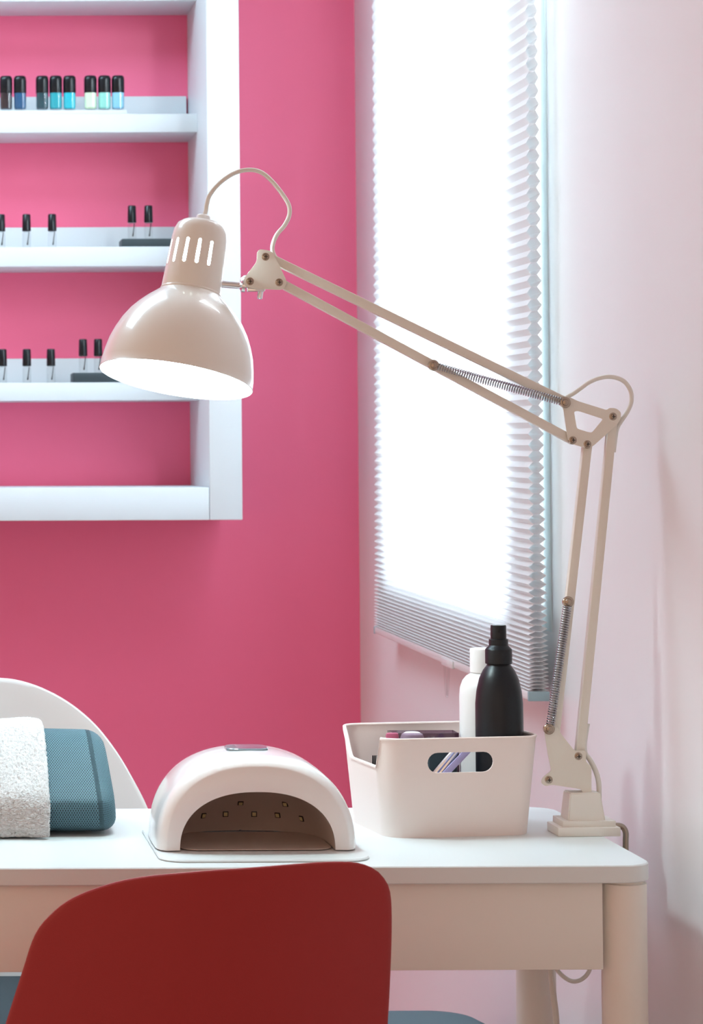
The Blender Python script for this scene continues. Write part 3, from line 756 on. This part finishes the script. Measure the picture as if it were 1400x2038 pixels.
# white chair behind the table
wx = P(-25, 1500, 3.62).x
wc = thing('white_chair', 'white moulded tub chair with rounded back behind the table', 'chair', (wx, 3.50, 0))
wo = [(-25, 1349), (30, 1353), (85, 1370), (140, 1400), (190, 1442), (232, 1495), (265, 1550), (295, 1610), (318, 1680), (325, 1800), (300, 1920), (200, 2010), (-25, 2040)]
wo = wo + [(-50-x, y) for x, y in wo[::-1][1:-1]]
def dwh(px, py):
    u = (px+25)/330; v = (1800-py)/450
    return 3.66-.10*u*u-.05*u**4+.05*v
obj('backrest', shell(wo, (-25, 1720), dwh, .010), 'whch', wc)
sz = .400
ring0 = [(x+wx, y+3.44) for x, y in rrect(.44, .42, .12, 10)]
b = loft([[Vector((wx+(x-wx)*f, 3.44+(y-3.44)*f, z)) for x, y in ring0] for f, z in ((.85, sz-.045), (.97, sz-.03), (1, sz-.008), (.985, sz), (.9, sz-.004), (.6, sz-.008), (.1, sz-.010))])
obj('seat', b, 'whch', wc)
for lx, ly in ((-1, -1), (1, -1), (-1, 1), (1, 1)):
    obj('leg', tube([Vector((wx+lx*.20, 3.44+ly*.19, 0)), Vector((wx+lx*.13, 3.44+ly*.12, sz-.02))], lambda t: .010+.005*t, 14), 'wood', wc)
ring0 = [(x+wx, y+3.43) for x, y in rrect(.38, .38, .09, 10)]
zc0 = sz-.004; zc1 = P(20, 1947, 3.58).z
b = loft([[Vector((wx+(x-wx)*f, 3.43+(y-3.43)*f, zc0+(zc1-zc0)*z)) for x, y in ring0] for f, z in ((.9, 0), (.98, .2), (1, .5), (.98, .8), (.93, .95), (.85, 1), (.1, 1.02))])
tag(obj('seat_cushion', b, 'dark', at=(wx, 3.43, zc0)), 'dark blue seat cushion on the white chair under the table', 'cushion')
# grey ottoman under the table by the wall
oz = P(800, 2014, 3.76).z; ox0, ox1 = .40, P(985, 2030, 3.7).x
ring0 = [(x+(ox0+ox1)/2, y+3.62) for x, y in rrect(ox1-ox0, .36, .07, 10)]
mx_ = (ox0+ox1)/2
b = loft([[Vector((mx_+(x-mx_)*f, 3.62+(y-3.62)*f, z)) for x, y in ring0] for f, z in ((.94, .01), (.97, .03), (.98, oz-.06), (1, oz-.05), (1, oz-.03), (.97, oz-.012), (.90, oz-.003), (.80, oz), (.1, oz+.002))])
tag(obj('ottoman', b, 'grey', at=(mx_, 3.62, 0)), 'grey-blue padded ottoman on the floor below the table by window wall', 'ottoman')

# ------------------------------------------------------------ lights
def area(name, loc, tgt, sx, sy, e, col):
    l = bpy.data.lights.new(name, 'AREA'); l.shape = 'RECTANGLE'; l.size = sx; l.size_y = sy; l.energy = e; l.color = col
    o = bpy.data.objects.new(name, l); C.objects.link(o); o.location = loc
    o.rotation_euler = (Vector(tgt)-Vector(loc)).to_track_quat('-Z', 'Y').to_euler(); return o
area('daylight', (W+.42, (WY0+WY1)/2-.3, (WZ0+WZ1)/2+.15), (W, (WY0+WY1)/2, (WZ0+WZ1)/2), 1.3, 1.5, 215, (.80, .93, 1))
area('ceiling_light_rear', (-.5, 3.9, ZC-.02), (-.5, 3.9, 0), 1.2, .8, 36, (.60, .86, 1))
w = bpy.data.worlds.new('world'); bpy.context.scene.world = w; w.use_nodes = True
w.node_tree.nodes['Background'].inputs[0].default_value = (1, .71, .54, 1)
w.node_tree.nodes['Background'].inputs[1].default_value = .96
vs = bpy.context.scene.view_settings
vs.view_transform = 'Standard'; vs.look = 'None'; vs.gamma = 1; vs.exposure = 0
vs.use_curve_mapping = False
bpy.context.scene.cycles.max_bounces = 12; bpy.context.scene.cycles.transparent_max_bounces = 16
bpy.context.scene.cycles.transmission_bounces = 10; bpy.context.scene.cycles.diffuse_bounces = 8
